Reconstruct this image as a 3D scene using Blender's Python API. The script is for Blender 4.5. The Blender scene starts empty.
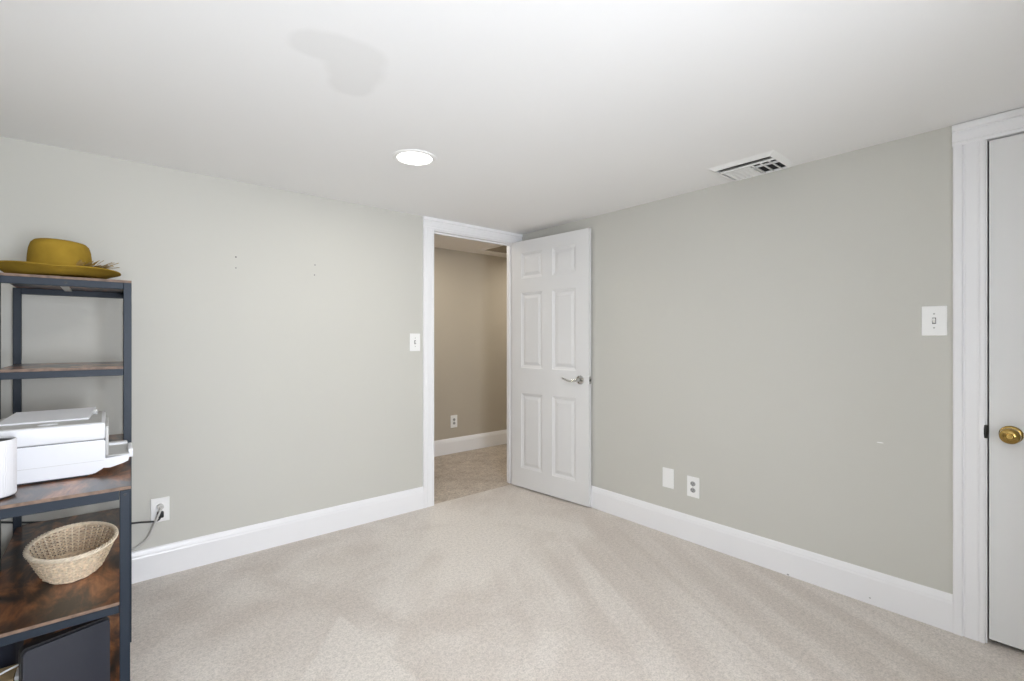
import bpy, bmesh, math, random
from mathutils import Vector, Matrix
random.seed(7)
SC = bpy.context.scene
COL = SC.collection
PI = math.pi

# ------------------------------------------------------------------ camera
F_PX, YAW, HOR = 476.74, math.radians(40.264), 339.74
cam_d = bpy.data.cameras.new('camera')
cam = bpy.data.objects.new('camera', cam_d); COL.objects.link(cam)
cam.location = (-2.7145, -3.0801, 1.2281)
cam.rotation_euler = (PI / 2, 0, -YAW)
cam_d.sensor_width = 36.0
cam_d.lens = F_PX / 1024 * 36.0
cam_d.shift_y = (HOR - 340.5) / 1024
cam_d.clip_start = 0.05
SC.camera = cam

# ------------------------------------------------------------------ world, lights, exposure
SC.view_settings.view_transform = 'Standard'
SC.view_settings.look = 'None'
SC.view_settings.gamma = 1.0
SC.view_settings.use_curve_mapping = False
SC.view_settings.exposure = 0.10
w = bpy.data.worlds.new('daylight'); SC.world = w; w.use_nodes = True
w.node_tree.nodes['Background'].inputs[0].default_value = (0.80, 0.90, 1.0, 1)
w.node_tree.nodes['Background'].inputs[1].default_value = 1.0
SC.cycles.max_bounces = 12
SC.cycles.diffuse_bounces = 8
SC.cycles.sample_clamp_indirect = 6

def area(name, loc, rot, sx, sy, power, color):
    d = bpy.data.lights.new(name, 'AREA'); d.shape = 'RECTANGLE'; d.size = sx; d.size_y = sy
    d.energy = power; d.color = color
    o = bpy.data.objects.new(name, d); COL.objects.link(o); o.location = loc; o.rotation_euler = rot
    return o
# sky light through the tall window behind the photographer
area('window_daylight', (-2.35, -4.13, 1.16), (PI / 2, 0, 0), 0.7, 1.1, 108, (0.94, 0.985, 1.07))
# sun added through an unseen side window; its carpet patch brightens the ceiling
sun_d = bpy.data.lights.new('sun', 'SUN'); sun_d.energy = 8; sun_d.angle = math.radians(0.6); sun_d.color = (0.90, 1.0, 1.14)
sun = bpy.data.objects.new('sun', sun_d); COL.objects.link(sun)
sun.rotation_euler = Vector((0.47, 0.08, -0.87)).to_track_quat('-Z', 'Y').to_euler()
# the recessed ceiling light and the hall's own warm lamp (out of sight beyond the wall)
lamp = area('recessed_lamp', (-1.556, -0.966, 2.122), (0, 0, 0), 0.16, 0.16, 5.6, (1.0, 0.965, 0.90)); lamp.data.shape = 'DISK'
area('hall_light', (-0.41, 0.60, 2.188), (0, 0, 0), 0.15, 0.15, 7.5, (1.0, 0.93, 0.82))
area('hall_light', (1.15, 0.62, 2.188), (0, 0, 0), 0.15, 0.15, 10, (1.0, 0.93, 0.82))  # second one added out of sight to even out the hall wall's brightness

# ------------------------------------------------------------------ mesh helpers
class MB:
    def __init__(self):
        self.bm = bmesh.new()
    def add(self, verts, faces):
        vs = [self.bm.verts.new(v) for v in verts]
        for f in faces:
            try: self.bm.faces.new([vs[i] for i in f])
            except ValueError: pass
        return vs
    def box(self, x0, x1, y0, y1, z0, z1, bev=0.0, seg=2):
        tmp = bmesh.new()
        v = [tmp.verts.new(p) for p in ((x0,y0,z0),(x1,y0,z0),(x1,y1,z0),(x0,y1,z0),(x0,y0,z1),(x1,y0,z1),(x1,y1,z1),(x0,y1,z1))]
        for f in ((3,2,1,0),(4,5,6,7),(0,1,5,4),(1,2,6,5),(2,3,7,6),(3,0,4,7)):
            tmp.faces.new([v[i] for i in f])
        if bev > 0:
            bmesh.ops.bevel(tmp, geom=list(tmp.edges), offset=bev, segments=seg, profile=0.5, affect='EDGES')
        self.merge(tmp); return self
    def merge(self, tmp, M=None):
        if M is not None: bmesh.ops.transform(tmp, matrix=M, verts=tmp.verts)
        me = bpy.data.meshes.new('tmp'); tmp.to_mesh(me); tmp.free()
        self.bm.from_mesh(me); bpy.data.meshes.remove(me)
    def tube(self, pts, r, n=8, closed=False, caps=True):
        pts = [Vector(p) for p in pts]; m = len(pts)
        rs = r if isinstance(r, (list, tuple)) else [r] * m
        rings = []; up = None
        for i, p in enumerate(pts):
            if closed: t = pts[(i + 1) % m] - pts[i - 1]
            else: t = pts[min(i + 1, m - 1)] - pts[max(i - 1, 0)]
            t.normalize()
            if up is None:
                a = Vector((0, 0, 1)) if abs(t.z) < 0.9 else Vector((1, 0, 0))
                up = (a - t * a.dot(t)).normalized()
            else:
                up = (up - t * up.dot(t)); up.normalize()
            s = t.cross(up)
            rings.append([self.bm.verts.new(p + (up * math.cos(2*PI*k/n) + s * math.sin(2*PI*k/n)) * rs[i]) for k in range(n)])
        for i in range(m if closed else m - 1):
            a, b = rings[i], rings[(i + 1) % m]
            for k in range(n): self.bm.faces.new((a[k], a[(k+1) % n], b[(k+1) % n], b[k]))
        if caps and not closed:
            self.bm.faces.new(list(reversed(rings[0]))); self.bm.faces.new(rings[-1])
        return self
    def lathe(self, prof, c=(0,0,0), n=40, axis='z', sx=1.0, sy=1.0, cap0=True, cap1=True):
        """prof: list of (r, h); axis z / x / y."""
        rings = []
        for r, h in prof:
            ring = []
            for k in range(n):
                a = 2*PI*k/n; u, v = r*math.cos(a)*sx, r*math.sin(a)*sy
                p = (u, v, h) if axis == 'z' else ((h, u, v) if axis == 'x' else (v, h, u))
                ring.append(self.bm.verts.new((p[0]+c[0], p[1]+c[1], p[2]+c[2])))
            rings.append(ring)
        for a, b in zip(rings, rings[1:]):
            for k in range(n): self.bm.faces.new((a[k], a[(k+1) % n], b[(k+1) % n], b[k]))
        if cap0: self.bm.faces.new(list(reversed(rings[0])))
        if cap1: self.bm.faces.new(rings[-1])
        return self
    def prism(self, poly, fn, a, b):
        """extrude a 2-D profile; fn(u, v, t) -> point, from t=a to t=b."""
        n = len(poly)
        A = [self.bm.verts.new(fn(u, v, a)) for u, v in poly]
        B = [self.bm.verts.new(fn(u, v, b)) for u, v in poly]
        for k in range(n): self.bm.faces.new((A[k], A[(k+1) % n], B[(k+1) % n], B[k]))
        self.bm.faces.new(list(reversed(A))); self.bm.faces.new(B)
        return self

def world_loc(o):
    v = Vector((0, 0, 0))
    while o is not None:
        v += o.location; o = o.parent
    return v

def obj(name, mb, mat, parent=None, local=False, smooth=False, loc=None):
    """ONE mesh object. Geometry is given in the place's coordinates unless local."""
    bm = mb.bm if isinstance(mb, MB) else mb
    bmesh.ops.recalc_face_normals(bm, faces=bm.faces)
    off = Vector((0, 0, 0))
    if parent is not None and not local: off = world_loc(parent)
    if loc is not None: off = off if parent is not None else Vector(loc)
    if off.length: bmesh.ops.translate(bm, vec=-off, verts=bm.verts)
    me = bpy.data.meshes.new(name); bm.to_mesh(me); bm.free()
    me.materials.append(mat)
    if smooth:
        me.polygons.foreach_set('use_smooth', [True] * len(me.polygons))
        me.set_sharp_from_angle(angle=math.radians(38))
    o = bpy.data.objects.new(name, me); COL.objects.link(o)
    if parent is not None: o.parent = parent
    elif loc is not None: o.location = loc
    return o

def tag(o, label=None, cat=None, group=None, kind=None):
    if label: o['label'] = label
    if cat: o['category'] = cat
    if group: o['group'] = group
    if kind: o['kind'] = kind
    return o

def thing(name, label, cat, loc=(0,0,0), rotz=0.0, group=None, kind=None):
    o = bpy.data.objects.new(name, None); COL.objects.link(o)
    o.location = loc; o.rotation_euler = (0, 0, rotz); o.empty_display_size = 0.05
    return tag(o, label, cat, group, kind)

def struct(name, mb, mat, label, cat):
    return tag(obj(name, mb, mat), label, cat, kind='structure')

RX0, RY0, RH = -3.09, -3.86, 2.13      # left wall, rear wall, ceiling height

# ------------------------------------------------------------------ materials
def new_mat(name):
    m = bpy.data.materials.new(name); m.use_nodes = True
    nt = m.node_tree; b = nt.nodes['Principled BSDF']
    return m, nt, b
def plain(name, col, rough=0.5, metal=0.0, bump=None, spec=0.5, var=None):
    """one colour; optional (scale, strength) bump and (scale, amount) tonal variation."""
    m, nt, b = new_mat(name)
    b.inputs['Base Color'].default_value = (*col, 1); b.inputs['Roughness'].default_value = rough
    b.inputs['Metallic'].default_value = metal; b.inputs['Specular IOR Level'].default_value = spec
    tc = nt.nodes.new('ShaderNodeTexCoord')
    if bump:
        n = nt.nodes.new('ShaderNodeTexNoise'); n.inputs['Scale'].default_value = bump[0]; n.inputs['Detail'].default_value = 4
        nt.links.new(tc.outputs['Object'], n.inputs['Vector'])
        bp = nt.nodes.new('ShaderNodeBump'); bp.inputs['Strength'].default_value = bump[1]; bp.inputs['Distance'].default_value = 0.002
        nt.links.new(n.outputs['Fac'], bp.inputs['Height']); nt.links.new(bp.outputs['Normal'], b.inputs['Normal'])
    if var:
        n = nt.nodes.new('ShaderNodeTexNoise'); n.inputs['Scale'].default_value = var[0]; n.inputs['Detail'].default_value = 5
        nt.links.new(tc.outputs['Object'], n.inputs['Vector'])
        r = nt.nodes.new('ShaderNodeValToRGB')
        lo = [max(0, c * (1 - var[1])) for c in col]; hi = [min(1, c * (1 + var[1])) for c in col]
        r.color_ramp.elements[0].position = 0.3; r.color_ramp.elements[1].position = 0.7
        r.color_ramp.elements[0].color = (*lo, 1); r.color_ramp.elements[1].color = (*hi, 1)
        nt.links.new(n.outputs['Fac'], r.inputs['Fac']); nt.links.new(r.outputs['Color'], b.inputs['Base Color'])
    return m
def emit(name, col, strength):
    m = bpy.data.materials.new(name); m.use_nodes = True; nt = m.node_tree
    nt.nodes.remove(nt.nodes['Principled BSDF'])
    e = nt.nodes.new('ShaderNodeEmission'); e.inputs[0].default_value = (*col, 1); e.inputs[1].default_value = strength
    nt.links.new(e.outputs[0], nt.nodes['Material Output'].inputs[0]); return m

M_WALL = plain('greige_wall_paint', (0.570, 0.563, 0.520), 0.62, bump=(260, 0.12), spec=0.3, var=(1.3, 0.012))
M_HALLWALL = plain('taupe_hall_paint', (0.47, 0.42, 0.345), 0.62, bump=(260, 0.12), spec=0.3)
M_TRIM = plain('white_semigloss_trim', (0.84, 0.84, 0.855), 0.32, spec=0.45, bump=(40, 0.05))
M_DOOR = plain('white_door_paint', (0.74, 0.74, 0.74), 0.38, spec=0.45, bump=(120, 0.06))
M_PLATE = plain('white_plastic_plate', (0.86, 0.86, 0.85), 0.30)
M_SLOT = plain('grey_recess_plastic', (0.11, 0.11, 0.11), 0.5)
M_DARK = plain('dark_void', (0.012, 0.012, 0.013), 0.9)
M_CHROME = plain('chrome', (0.58, 0.58, 0.56), 0.14, 1.0)
M_BRASS = plain('aged_brass', (0.40, 0.27, 0.085), 0.22, 1.0, var=(60, 0.25))
M_BLACKIRON = plain('black_latch_metal', (0.03, 0.03, 0.03), 0.4, 0.6)
M_SCREW = plain('dull_screw', (0.45, 0.45, 0.44), 0.4, 0.7)
M_STEEL = plain('slate_blue_powder_coat', (0.012, 0.020, 0.033), 0.48, 0.1, bump=(500, 0.1), spec=0.35)
M_WHITEPLASTIC = plain('white_printer_plastic', (0.73, 0.74, 0.77), 0.34)
M_GREYPLASTIC = plain('pale_grey_plastic', (0.50, 0.50, 0.49), 0.42)
M_BLACKPLASTIC = plain('black_plastic', (0.012, 0.012, 0.014), 0.45)
M_CANWHITE = plain('white_matte_ribbed', (0.74, 0.74, 0.77), 0.5)
M_CORDWHITE = plain('grey_white_cord', (0.55, 0.54, 0.52), 0.5)
M_CABLEWHITE = plain('white_cable', (0.85, 0.86, 0.88), 0.45)
M_CORDBLACK = plain('black_cord', (0.015, 0.015, 0.016), 0.5)
M_LAPTOP = plain('dark_slate_lid', (0.036, 0.039, 0.052), 0.38, 0.25)
M_NAVY = plain('navy_black_fabric', (0.012, 0.015, 0.028), 0.8, bump=(300, 0.3))
M_TAN = plain('tan_cardboard', (0.42, 0.31, 0.17), 0.75, var=(30, 0.12))
M_PALEGREEN = plain('pale_green_plastic', (0.62, 0.72, 0.60), 0.5)
M_FELT = plain('mustard_felt', (0.300, 0.192, 0.026), 0.95, bump=(420, 0.35), spec=0.1, var=(14, 0.16))
M_BRAID = plain('brown_braid', (0.26, 0.13, 0.035), 0.8, var=(120, 0.4))
M_FEATHER = plain('gold_brown_feather', (0.30, 0.20, 0.055), 0.85, var=(60, 0.35))
M_WICKER = plain('natural_wicker', (0.74, 0.61, 0.45), 0.6, var=(95, 0.28))
M_WICKERPALE = plain('pale_wicker', (0.86, 0.76, 0.61), 0.6, var=(70, 0.14))
M_LAMP = emit('led_diffuser', (1.0, 0.97, 0.92), 9.0)
M_GLASS = bpy.data.materials.new('window_glass'); M_GLASS.use_nodes = True
_nt = M_GLASS.node_tree; _nt.nodes.remove(_nt.nodes['Principled BSDF'])
_t = _nt.nodes.new('ShaderNodeBsdfTransparent'); _g = _nt.nodes.new('ShaderNodeBsdfGlossy'); _g.inputs['Roughness'].default_value = 0.02
_m = _nt.nodes.new('ShaderNodeMixShader'); _m.inputs[0].default_value = 0.06
_nt.links.new(_t.outputs[0], _m.inputs[1]); _nt.links.new(_g.outputs[0], _m.inputs[2]); _nt.links.new(_m.outputs[0], _nt.nodes['Material Output'].inputs[0])

def ceiling_mat():
    m, nt, b = new_mat('flat_white_ceiling_paint'); L = nt.links.new
    b.inputs['Roughness'].default_value = 0.8; b.inputs['Specular IOR Level'].default_value = 0.2
    tc = nt.nodes.new('ShaderNodeTexCoord')
    # an off-tone kidney-shaped touched-up patch of paint: smooth union of soft discs
    nz = nt.nodes.new('ShaderNodeTexNoise'); nz.inputs['Scale'].default_value = 9; nz.inputs['Detail'].default_value = 3
    L(tc.outputs['Object'], nz.inputs['Vector'])
    acc = None
    for cx, cy, rr in ((-2.235, -1.575, .075), (-2.175, -1.600, .085), (-2.110, -1.590, .098), (-2.075, -1.510, .095), (-2.060, -1.420, .080)):
        d = nt.nodes.new('ShaderNodeVectorMath'); d.operation = 'DISTANCE'; d.inputs[1].default_value = (cx, cy, RH)
        L(tc.outputs['Object'], d.inputs[0])
        k = nt.nodes.new('ShaderNodeMath'); k.operation = 'DIVIDE'; k.inputs[1].default_value = rr; L(d.outputs['Value'], k.inputs[0])
        if acc is None: acc = k.outputs[0]
        else:
            q = nt.nodes.new('ShaderNodeMath'); q.operation = 'SMOOTH_MIN'; q.inputs[2].default_value = 0.35
            L(acc, q.inputs[0]); L(k.outputs[0], q.inputs[1]); acc = q.outputs[0]
    ad = nt.nodes.new('ShaderNodeMath'); ad.operation = 'MULTIPLY_ADD'; ad.inputs[1].default_value = 0.45
    L(nz.outputs['Fac'], ad.inputs[0]); L(acc, ad.inputs[2])
    sc = nt.nodes.new('ShaderNodeMath'); sc.operation = 'MULTIPLY'; sc.inputs[1].default_value = 0.5; L(ad.outputs[0], sc.inputs[0])
    rp = nt.nodes.new('ShaderNodeValToRGB'); e = rp.color_ramp.elements
    e[0].position = 0.50; e[0].color = (0.805, 0.805, 0.80, 1)
    e[1].position = 0.66; e[1].color = (0.86, 0.86, 0.858, 1)
    L(sc.outputs[0], rp.inputs['Fac']); L(rp.outputs['Color'], b.inputs['Base Color'])
    n2 = nt.nodes.new('ShaderNodeTexNoise'); n2.inputs['Scale'].default_value = 180; L(tc.outputs['Object'], n2.inputs['Vector'])
    bp = nt.nodes.new('ShaderNodeBump'); bp.inputs['Strength'].default_value = 0.08; bp.inputs['Distance'].default_value = 0.002
    L(n2.outputs['Fac'], bp.inputs['Height']); L(bp.outputs['Normal'], b.inputs['Normal'])
    return m
M_CEIL = ceiling_mat()
M_HALLCEIL = plain('hall_ceiling_paint', (0.86, 0.82, 0.78), 0.8, spec=0.2)

def carpet(name, lo, hi, streaks=True, pile=0.10):
    m, nt, b = new_mat(name); L = nt.links.new
    b.inputs['Roughness'].default_value = 0.95; b.inputs['Specular IOR Level'].default_value = 0.1
    b.inputs['Sheen Weight'].default_value = 0.25; b.inputs['Sheen Roughness'].default_value = 0.6
    tc = nt.nodes.new('ShaderNodeTexCoord')
    def noise(scale, detail, rough=0.5, mp=None, dist=0.0):
        n = nt.nodes.new('ShaderNodeTexNoise'); n.inputs['Scale'].default_value = scale; n.inputs['Detail'].default_value = detail
        n.inputs['Roughness'].default_value = rough; n.inputs['Distortion'].default_value = dist
        if mp:
            k = nt.nodes.new('ShaderNodeMapping'); k.inputs['Rotation'].default_value = (0, 0, mp[0]); k.inputs['Scale'].default_value = (mp[1], mp[2], 1)
            L(tc.outputs['Object'], k.inputs['Vector']); L(k.outputs[0], n.inputs['Vector'])
        else: L(tc.outputs['Object'], n.inputs['Vector'])
        return n.outputs['Fac']
    def math_(op, a, c):
        n = nt.nodes.new('ShaderNodeMath'); n.operation = op
        for i, v in enumerate((a, c)):
            if isinstance(v, (int, float)): n.inputs[i].default_value = v
            else: L(v, n.inputs[i])
        return n.outputs[0]
    blotch = noise(2.6, 3, 0.55, dist=0.6)
    if streaks:
        # vacuum strokes: the pile leans one way or the other in long bands on the right, patchy elsewhere
        def along(ang, su, sv):
            k1 = nt.nodes.new('ShaderNodeMapping'); k1.inputs['Rotation'].default_value = (0, 0, -ang); L(tc.outputs['Object'], k1.inputs['Vector'])
            k2 = nt.nodes.new('ShaderNodeMapping'); k2.inputs['Scale'].default_value = (su, sv, 1); L(k1.outputs[0], k2.inputs['Vector'])
            n = nt.nodes.new('ShaderNodeTexNoise'); n.inputs['Scale'].default_value = 1.0; n.inputs['Detail'].default_value = 2; n.inputs['Distortion'].default_value = 0.25
            L(k2.outputs[0], n.inputs['Vector']); return n.outputs['Fac']
        sep = nt.nodes.new('ShaderNodeSeparateXYZ'); L(tc.outputs['Object'], sep.inputs[0])
        def lin(a_, b_, c_):                      # clamp(a x + b y + c)
            n = nt.nodes.new('ShaderNodeMath'); n.operation = 'ADD'; n.use_clamp = True
            L(math_('MULTIPLY', sep.outputs[0], a_), n.inputs[0]); L(math_('ADD', math_('MULTIPLY', sep.outputs[1], b_), c_), n.inputs[1]); return n.outputs[0]
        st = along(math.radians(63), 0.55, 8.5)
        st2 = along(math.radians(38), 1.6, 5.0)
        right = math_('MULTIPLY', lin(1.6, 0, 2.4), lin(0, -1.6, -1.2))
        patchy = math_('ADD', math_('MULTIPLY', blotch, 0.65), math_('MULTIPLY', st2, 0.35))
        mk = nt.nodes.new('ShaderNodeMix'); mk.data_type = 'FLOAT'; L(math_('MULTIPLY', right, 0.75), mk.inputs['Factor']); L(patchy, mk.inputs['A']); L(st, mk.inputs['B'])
        # one wedge-shaped swath of brushed pile, and a pool of doorway light painted as paler pile
        def edge(dx, dy, s_):
            l = math.hypot(dx, dy); dx, dy = dx / l, dy / l; g = s_ * 60
            return lin(-dy * g, dx * g, g * (dy * -1.925 - dx * -0.961) + 0.5)
        wedge = math_('MULTIPLY', edge(-.263, -.317, 1), edge(.067, -.596, -1))
        dd = nt.nodes.new('ShaderNodeVectorMath'); dd.operation = 'DISTANCE'; dd.inputs[1].default_value = (-0.85, -0.55, 0); L(tc.outputs['Object'], dd.inputs[0])
        light_pool = nt.nodes.new('ShaderNodeMath'); light_pool.operation = 'SUBTRACT'; light_pool.use_clamp = True; light_pool.inputs[0].default_value = 1.0
        L(math_('MULTIPLY', dd.outputs['Value'], 1.3), light_pool.inputs[1])
        big = math_('ADD', math_('ADD', mk.outputs['Result'], math_('SUBTRACT', math_('MULTIPLY', wedge, 0.15), math_('MULTIPLY', right, 0.045))), math_('MULTIPLY', light_pool.outputs[0], 0.20))  # right mask also lowers the carpet tone overall towards the near right
    else:
        big = math_('ADD', math_('MULTIPLY', blotch, 0.5), math_('MULTIPLY', noise(9, 4, 0.6), 0.5))
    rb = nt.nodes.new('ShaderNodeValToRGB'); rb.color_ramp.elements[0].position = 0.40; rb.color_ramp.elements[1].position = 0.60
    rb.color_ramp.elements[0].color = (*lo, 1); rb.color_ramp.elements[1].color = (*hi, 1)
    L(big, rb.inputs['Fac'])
    tuft = noise(150, 3, 0.7); fine = noise(60, 3, 0.7)
    mixv = math_('ADD', math_('MULTIPLY', tuft, 0.6), math_('MULTIPLY', fine, 0.4))
    rt = nt.nodes.new('ShaderNodeValToRGB'); rt.color_ramp.elements[0].position = 0.38; rt.color_ramp.elements[1].position = 0.58
    rt.color_ramp.elements[0].color = (1 - pile * 2.2,) * 3 + (1,); rt.color_ramp.elements[1].color = (1 + 0, 1, 1, 1)
    L(mixv, rt.inputs['Fac'])
    mx = nt.nodes.new('ShaderNodeMix'); mx.data_type = 'RGBA'; mx.blend_type = 'MULTIPLY'; mx.inputs['Factor'].default_value = 1.0
    L(rb.outputs['Color'], mx.inputs['A']); L(rt.outputs['Color'], mx.inputs['B']); L(mx.outputs['Result'], b.inputs['Base Color'])
    bp = nt.nodes.new('ShaderNodeBump'); bp.inputs['Strength'].default_value = 0.7; bp.inputs['Distance'].default_value = 0.006
    L(mixv, bp.inputs['Height']); L(bp.outputs['Normal'], b.inputs['Normal'])
    return m
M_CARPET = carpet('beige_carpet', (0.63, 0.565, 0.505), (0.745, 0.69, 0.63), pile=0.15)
M_HALLCARPET = carpet('brown_beige_hall_carpet', (0.47, 0.385, 0.305), (0.64, 0.55, 0.45), streaks=False, pile=0.27)

def rustic_wood(name):
    m, nt, b = new_mat(name); L = nt.links.new
    b.inputs['Roughness'].default_value = 0.42; b.inputs['Coat Weight'].default_value = 0.6; b.inputs['Coat Roughness'].default_value = 0.16
    tc = nt.nodes.new('ShaderNodeTexCoord')
    mp = nt.nodes.new('ShaderNodeMapping'); mp.inputs['Scale'].default_value = (13.0, 5.0, 13.0); L(tc.outputs['Object'], mp.inputs['Vector'])
    n = nt.nodes.new('ShaderNodeTexNoise'); n.inputs['Scale'].default_value = 1.0; n.inputs['Detail'].default_value = 6; n.inputs['Roughness'].default_value = 0.62; n.inputs['Distortion'].default_value = 0.5
    L(mp.outputs[0], n.inputs['Vector'])
    r = nt.nodes.new('ShaderNodeValToRGB'); cr = r.color_ramp
    cr.elements[0].position = 0.38; cr.elements[0].color = (0.012, 0.008, 0.006, 1)
    cr.elements[1].position = 0.68; cr.elements[1].color = (0.44, 0.19, 0.075, 1)
    e = cr.elements.new(0.46); e.color = (0.060, 0.028, 0.014, 1)
    e = cr.elements.new(0.57); e.color = (0.23, 0.088, 0.032, 1)
    L(n.outputs['Fac'], r.inputs['Fac'])
    mp2 = nt.nodes.new('ShaderNodeMapping'); mp2.inputs['Scale'].default_value = (120, 6, 120); L(tc.outputs['Object'], mp2.inputs['Vector'])
    n2 = nt.nodes.new('ShaderNodeTexNoise'); n2.inputs['Scale'].default_value = 1.0; n2.inputs['Detail'].default_value = 3; L(mp2.outputs[0], n2.inputs['Vector'])
    mx = nt.nodes.new('ShaderNodeMix'); mx.data_type = 'RGBA'; mx.blend_type = 'OVERLAY'; mx.inputs['Factor'].default_value = 0.45
    L(r.outputs['Color'], mx.inputs['A']); L(n2.outputs['Color'], mx.inputs['B'])
    hs = nt.nodes.new('ShaderNodeRGBToBW'); L(n2.outputs['Color'], hs.inputs[0]); L(hs.outputs[0], mx.inputs['B'])
    L(mx.outputs['Result'], b.inputs['Base Color'])
    bp = nt.nodes.new('ShaderNodeBump'); bp.inputs['Strength'].default_value = 0.15; bp.inputs['Distance'].default_value = 0.001
    L(n2.outputs['Fac'], bp.inputs['Height']); L(bp.outputs['Normal'], b.inputs['Normal'])
    return m
M_WOOD = rustic_wood('rustic_brown_board')
M_EDGE = plain('brown_board_edge', (0.175, 0.110, 0.075), 0.55, var=(45, 0.35))

# ------------------------------------------------------------------ room shell
TF = 0.24                              # unseen rear wall, thickened to cut window light toward the near right
HY, HH = 1.274, 2.20                   # hall far wall and ceiling
T = 0.11
TB = 0.075                              # thickness of the doorway wall
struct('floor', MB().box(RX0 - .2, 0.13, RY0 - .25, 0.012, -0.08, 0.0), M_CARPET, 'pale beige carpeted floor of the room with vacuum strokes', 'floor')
struct('floor_hall', MB().box(-1.75, 1.75, 0.012, HY + .12, -0.085, -0.004), M_HALLCARPET, 'brown carpet of the hall floor beyond the open doorway', 'floor')
struct('ceiling', MB().box(RX0 - .2, T, RY0 - .25, TB * .5, RH, RH + 0.1), M_CEIL, 'low flat white ceiling with a faint off-tone paint patch', 'ceiling')
DX0, DX1, DZ = -0.873, -0.090, 2.040   # door opening in the far wall
mb = MB()
mb.box(RX0 - .2, DX0 - .018, 0, TB, -0.08, HH + .1); mb.box(DX1 + .018, 1.75, 0, TB, -0.08, HH + .1); mb.box(DX0 - .018, DX1 + .018, 0, TB, DZ + .018, HH + .1)
wall_back = struct('wall_back', mb, M_WALL, 'greige wall with the open doorway and nail holes', 'wall')
CY0, CY1, CZ = -2.851, -3.618, 2.036   # closet door opening in the right wall
mb = MB()
mb.box(0, T, CY0 + .018, 0, -0.08, RH + .05); mb.box(0, T, RY0 - .25, CY1 - .018, -0.08, RH + .05); mb.box(0, T, CY1 - .018, CY0 + .018, CZ + .018, RH + .05)
wall_right = struct('wall_right', mb, M_WALL, 'long greige wall on the right with a closet door at its near end', 'wall')
# rear wall with a wide window, left wall with a narrow window added for the sun (both out of frame)
W1 = (-2.70, -2.0, 0.60, 1.72)
mb = MB()
mb.box(RX0 - .2, W1[0], RY0 - TF, RY0, -0.08, RH + .05); mb.box(W1[1], T, RY0 - TF, RY0, -0.08, RH + .05)
mb.box(W1[0], W1[1], RY0 - TF, RY0, -0.08, W1[2]); mb.box(W1[0], W1[1], RY0 - TF, RY0, W1[3], RH + .05)
struct('wall_front', mb, M_WALL, 'greige wall behind the photographer with the wide window', 'wall')
W2 = (-2.95, -1.95, 0.85, 1.95)
mb = MB()
mb.box(RX0 - T, RX0, RY0, W2[0], -0.08, RH + .05); mb.box(RX0 - T, RX0, W2[1], 0, -0.08, RH + .05)
mb.box(RX0 - T, RX0, W2[0], W2[1], -0.08, W2[2]); mb.box(RX0 - T, RX0, W2[0], W2[1], W2[3], RH + .05)
struct('wall_left', mb, M_WALL, 'greige wall behind the shelving rack with an added narrow window', 'wall')

def window(name, label, fn, a0, a1, z0, z1):
    """fn(a, d, z): a along the wall, d depth outward."""
    t = thing(name, label, 'window', fn((a0 + a1) / 2, 0, z0), kind='structure')
    def bx(m, a, b, d0, d1, c, d):
        p, q = fn(a, d0, c), fn(b, d1, d)
        m.box(min(p[0], q[0]), max(p[0], q[0]), min(p[1], q[1]), max(p[1], q[1]), min(p[2], q[2]), max(p[2], q[2]), 0.003, 1)
    m = MB(); e = 0.045; mid = (a0 + a1) / 2; zm = (z0 + z1) / 2
    bx(m, a0, a0 + e, .03, .08, z0, z1); bx(m, a1 - e, a1, .03, .08, z0, z1); bx(m, a0 + e, a1 - e, .03, .08, z0, z0 + e); bx(m, a0 + e, a1 - e, .03, .08, z1 - e, z1)
    bx(m, mid - .02, mid + .02, .035, .075, z0 + e, z1 - e); bx(m, a0 + e, a1 - e, .04, .07, zm - .018, zm + .018)
    obj('window_frame', m, M_TRIM, t)
    m = MB(); bx(m, a0 + e, a1 - e, .053, .057, z0 + e, z1 - e); obj('pane', m, M_GLASS, t)
    m = MB(); bx(m, a0 - .08, a1 + .08, -.035, .03, z0 - .025, z0); obj('window_sill', m, M_TRIM, t)
    m = MB()
    bx(m, a0 - .075, a0, -.018, 0, z0, z1 + .075); bx(m, a1, a1 + .075, -.018, 0, z0, z1 + .075); bx(m, a0, a1, -.018, 0, z1, z1 + .075)
    obj('casing', m, M_TRIM, t)
window('window_1', 'wide white window in the wall behind the photographer', lambda a, d, z: (a, RY0 - d - (.13 if d > .02 else 0), z), *W1)
window('window_2', 'unseen narrow white window added beside the photographer for the sun', lambda a, d, z: (RX0 - d, a, z), *W2)

# hall beyond the doorway
struct('wall_hall', MB().box(-1.75, 1.75, HY, HY + T, -0.08, HH + .1), M_HALLWALL, 'taupe hall wall seen through the open doorway', 'wall')
struct('wall_hall_left', MB().box(-1.75 - T, -1.75, TB, HY + T, -0.08, HH + .1), M_HALLWALL, 'taupe end wall of the hall out of sight behind the doorway wall', 'wall')
struct('wall_hall_right', MB().box(1.75, 1.75 + T, TB, HY + T, -0.08, HH + .1), M_HALLWALL, 'taupe end wall of the hall hidden behind the open door', 'wall')
struct('ceiling_hall', MB().box(-1.75 - T, 1.75 + T, TB, HY + T, HH, HH + .1), M_HALLCEIL, 'off-white hall ceiling seen through the open doorway', 'ceiling')

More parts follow.
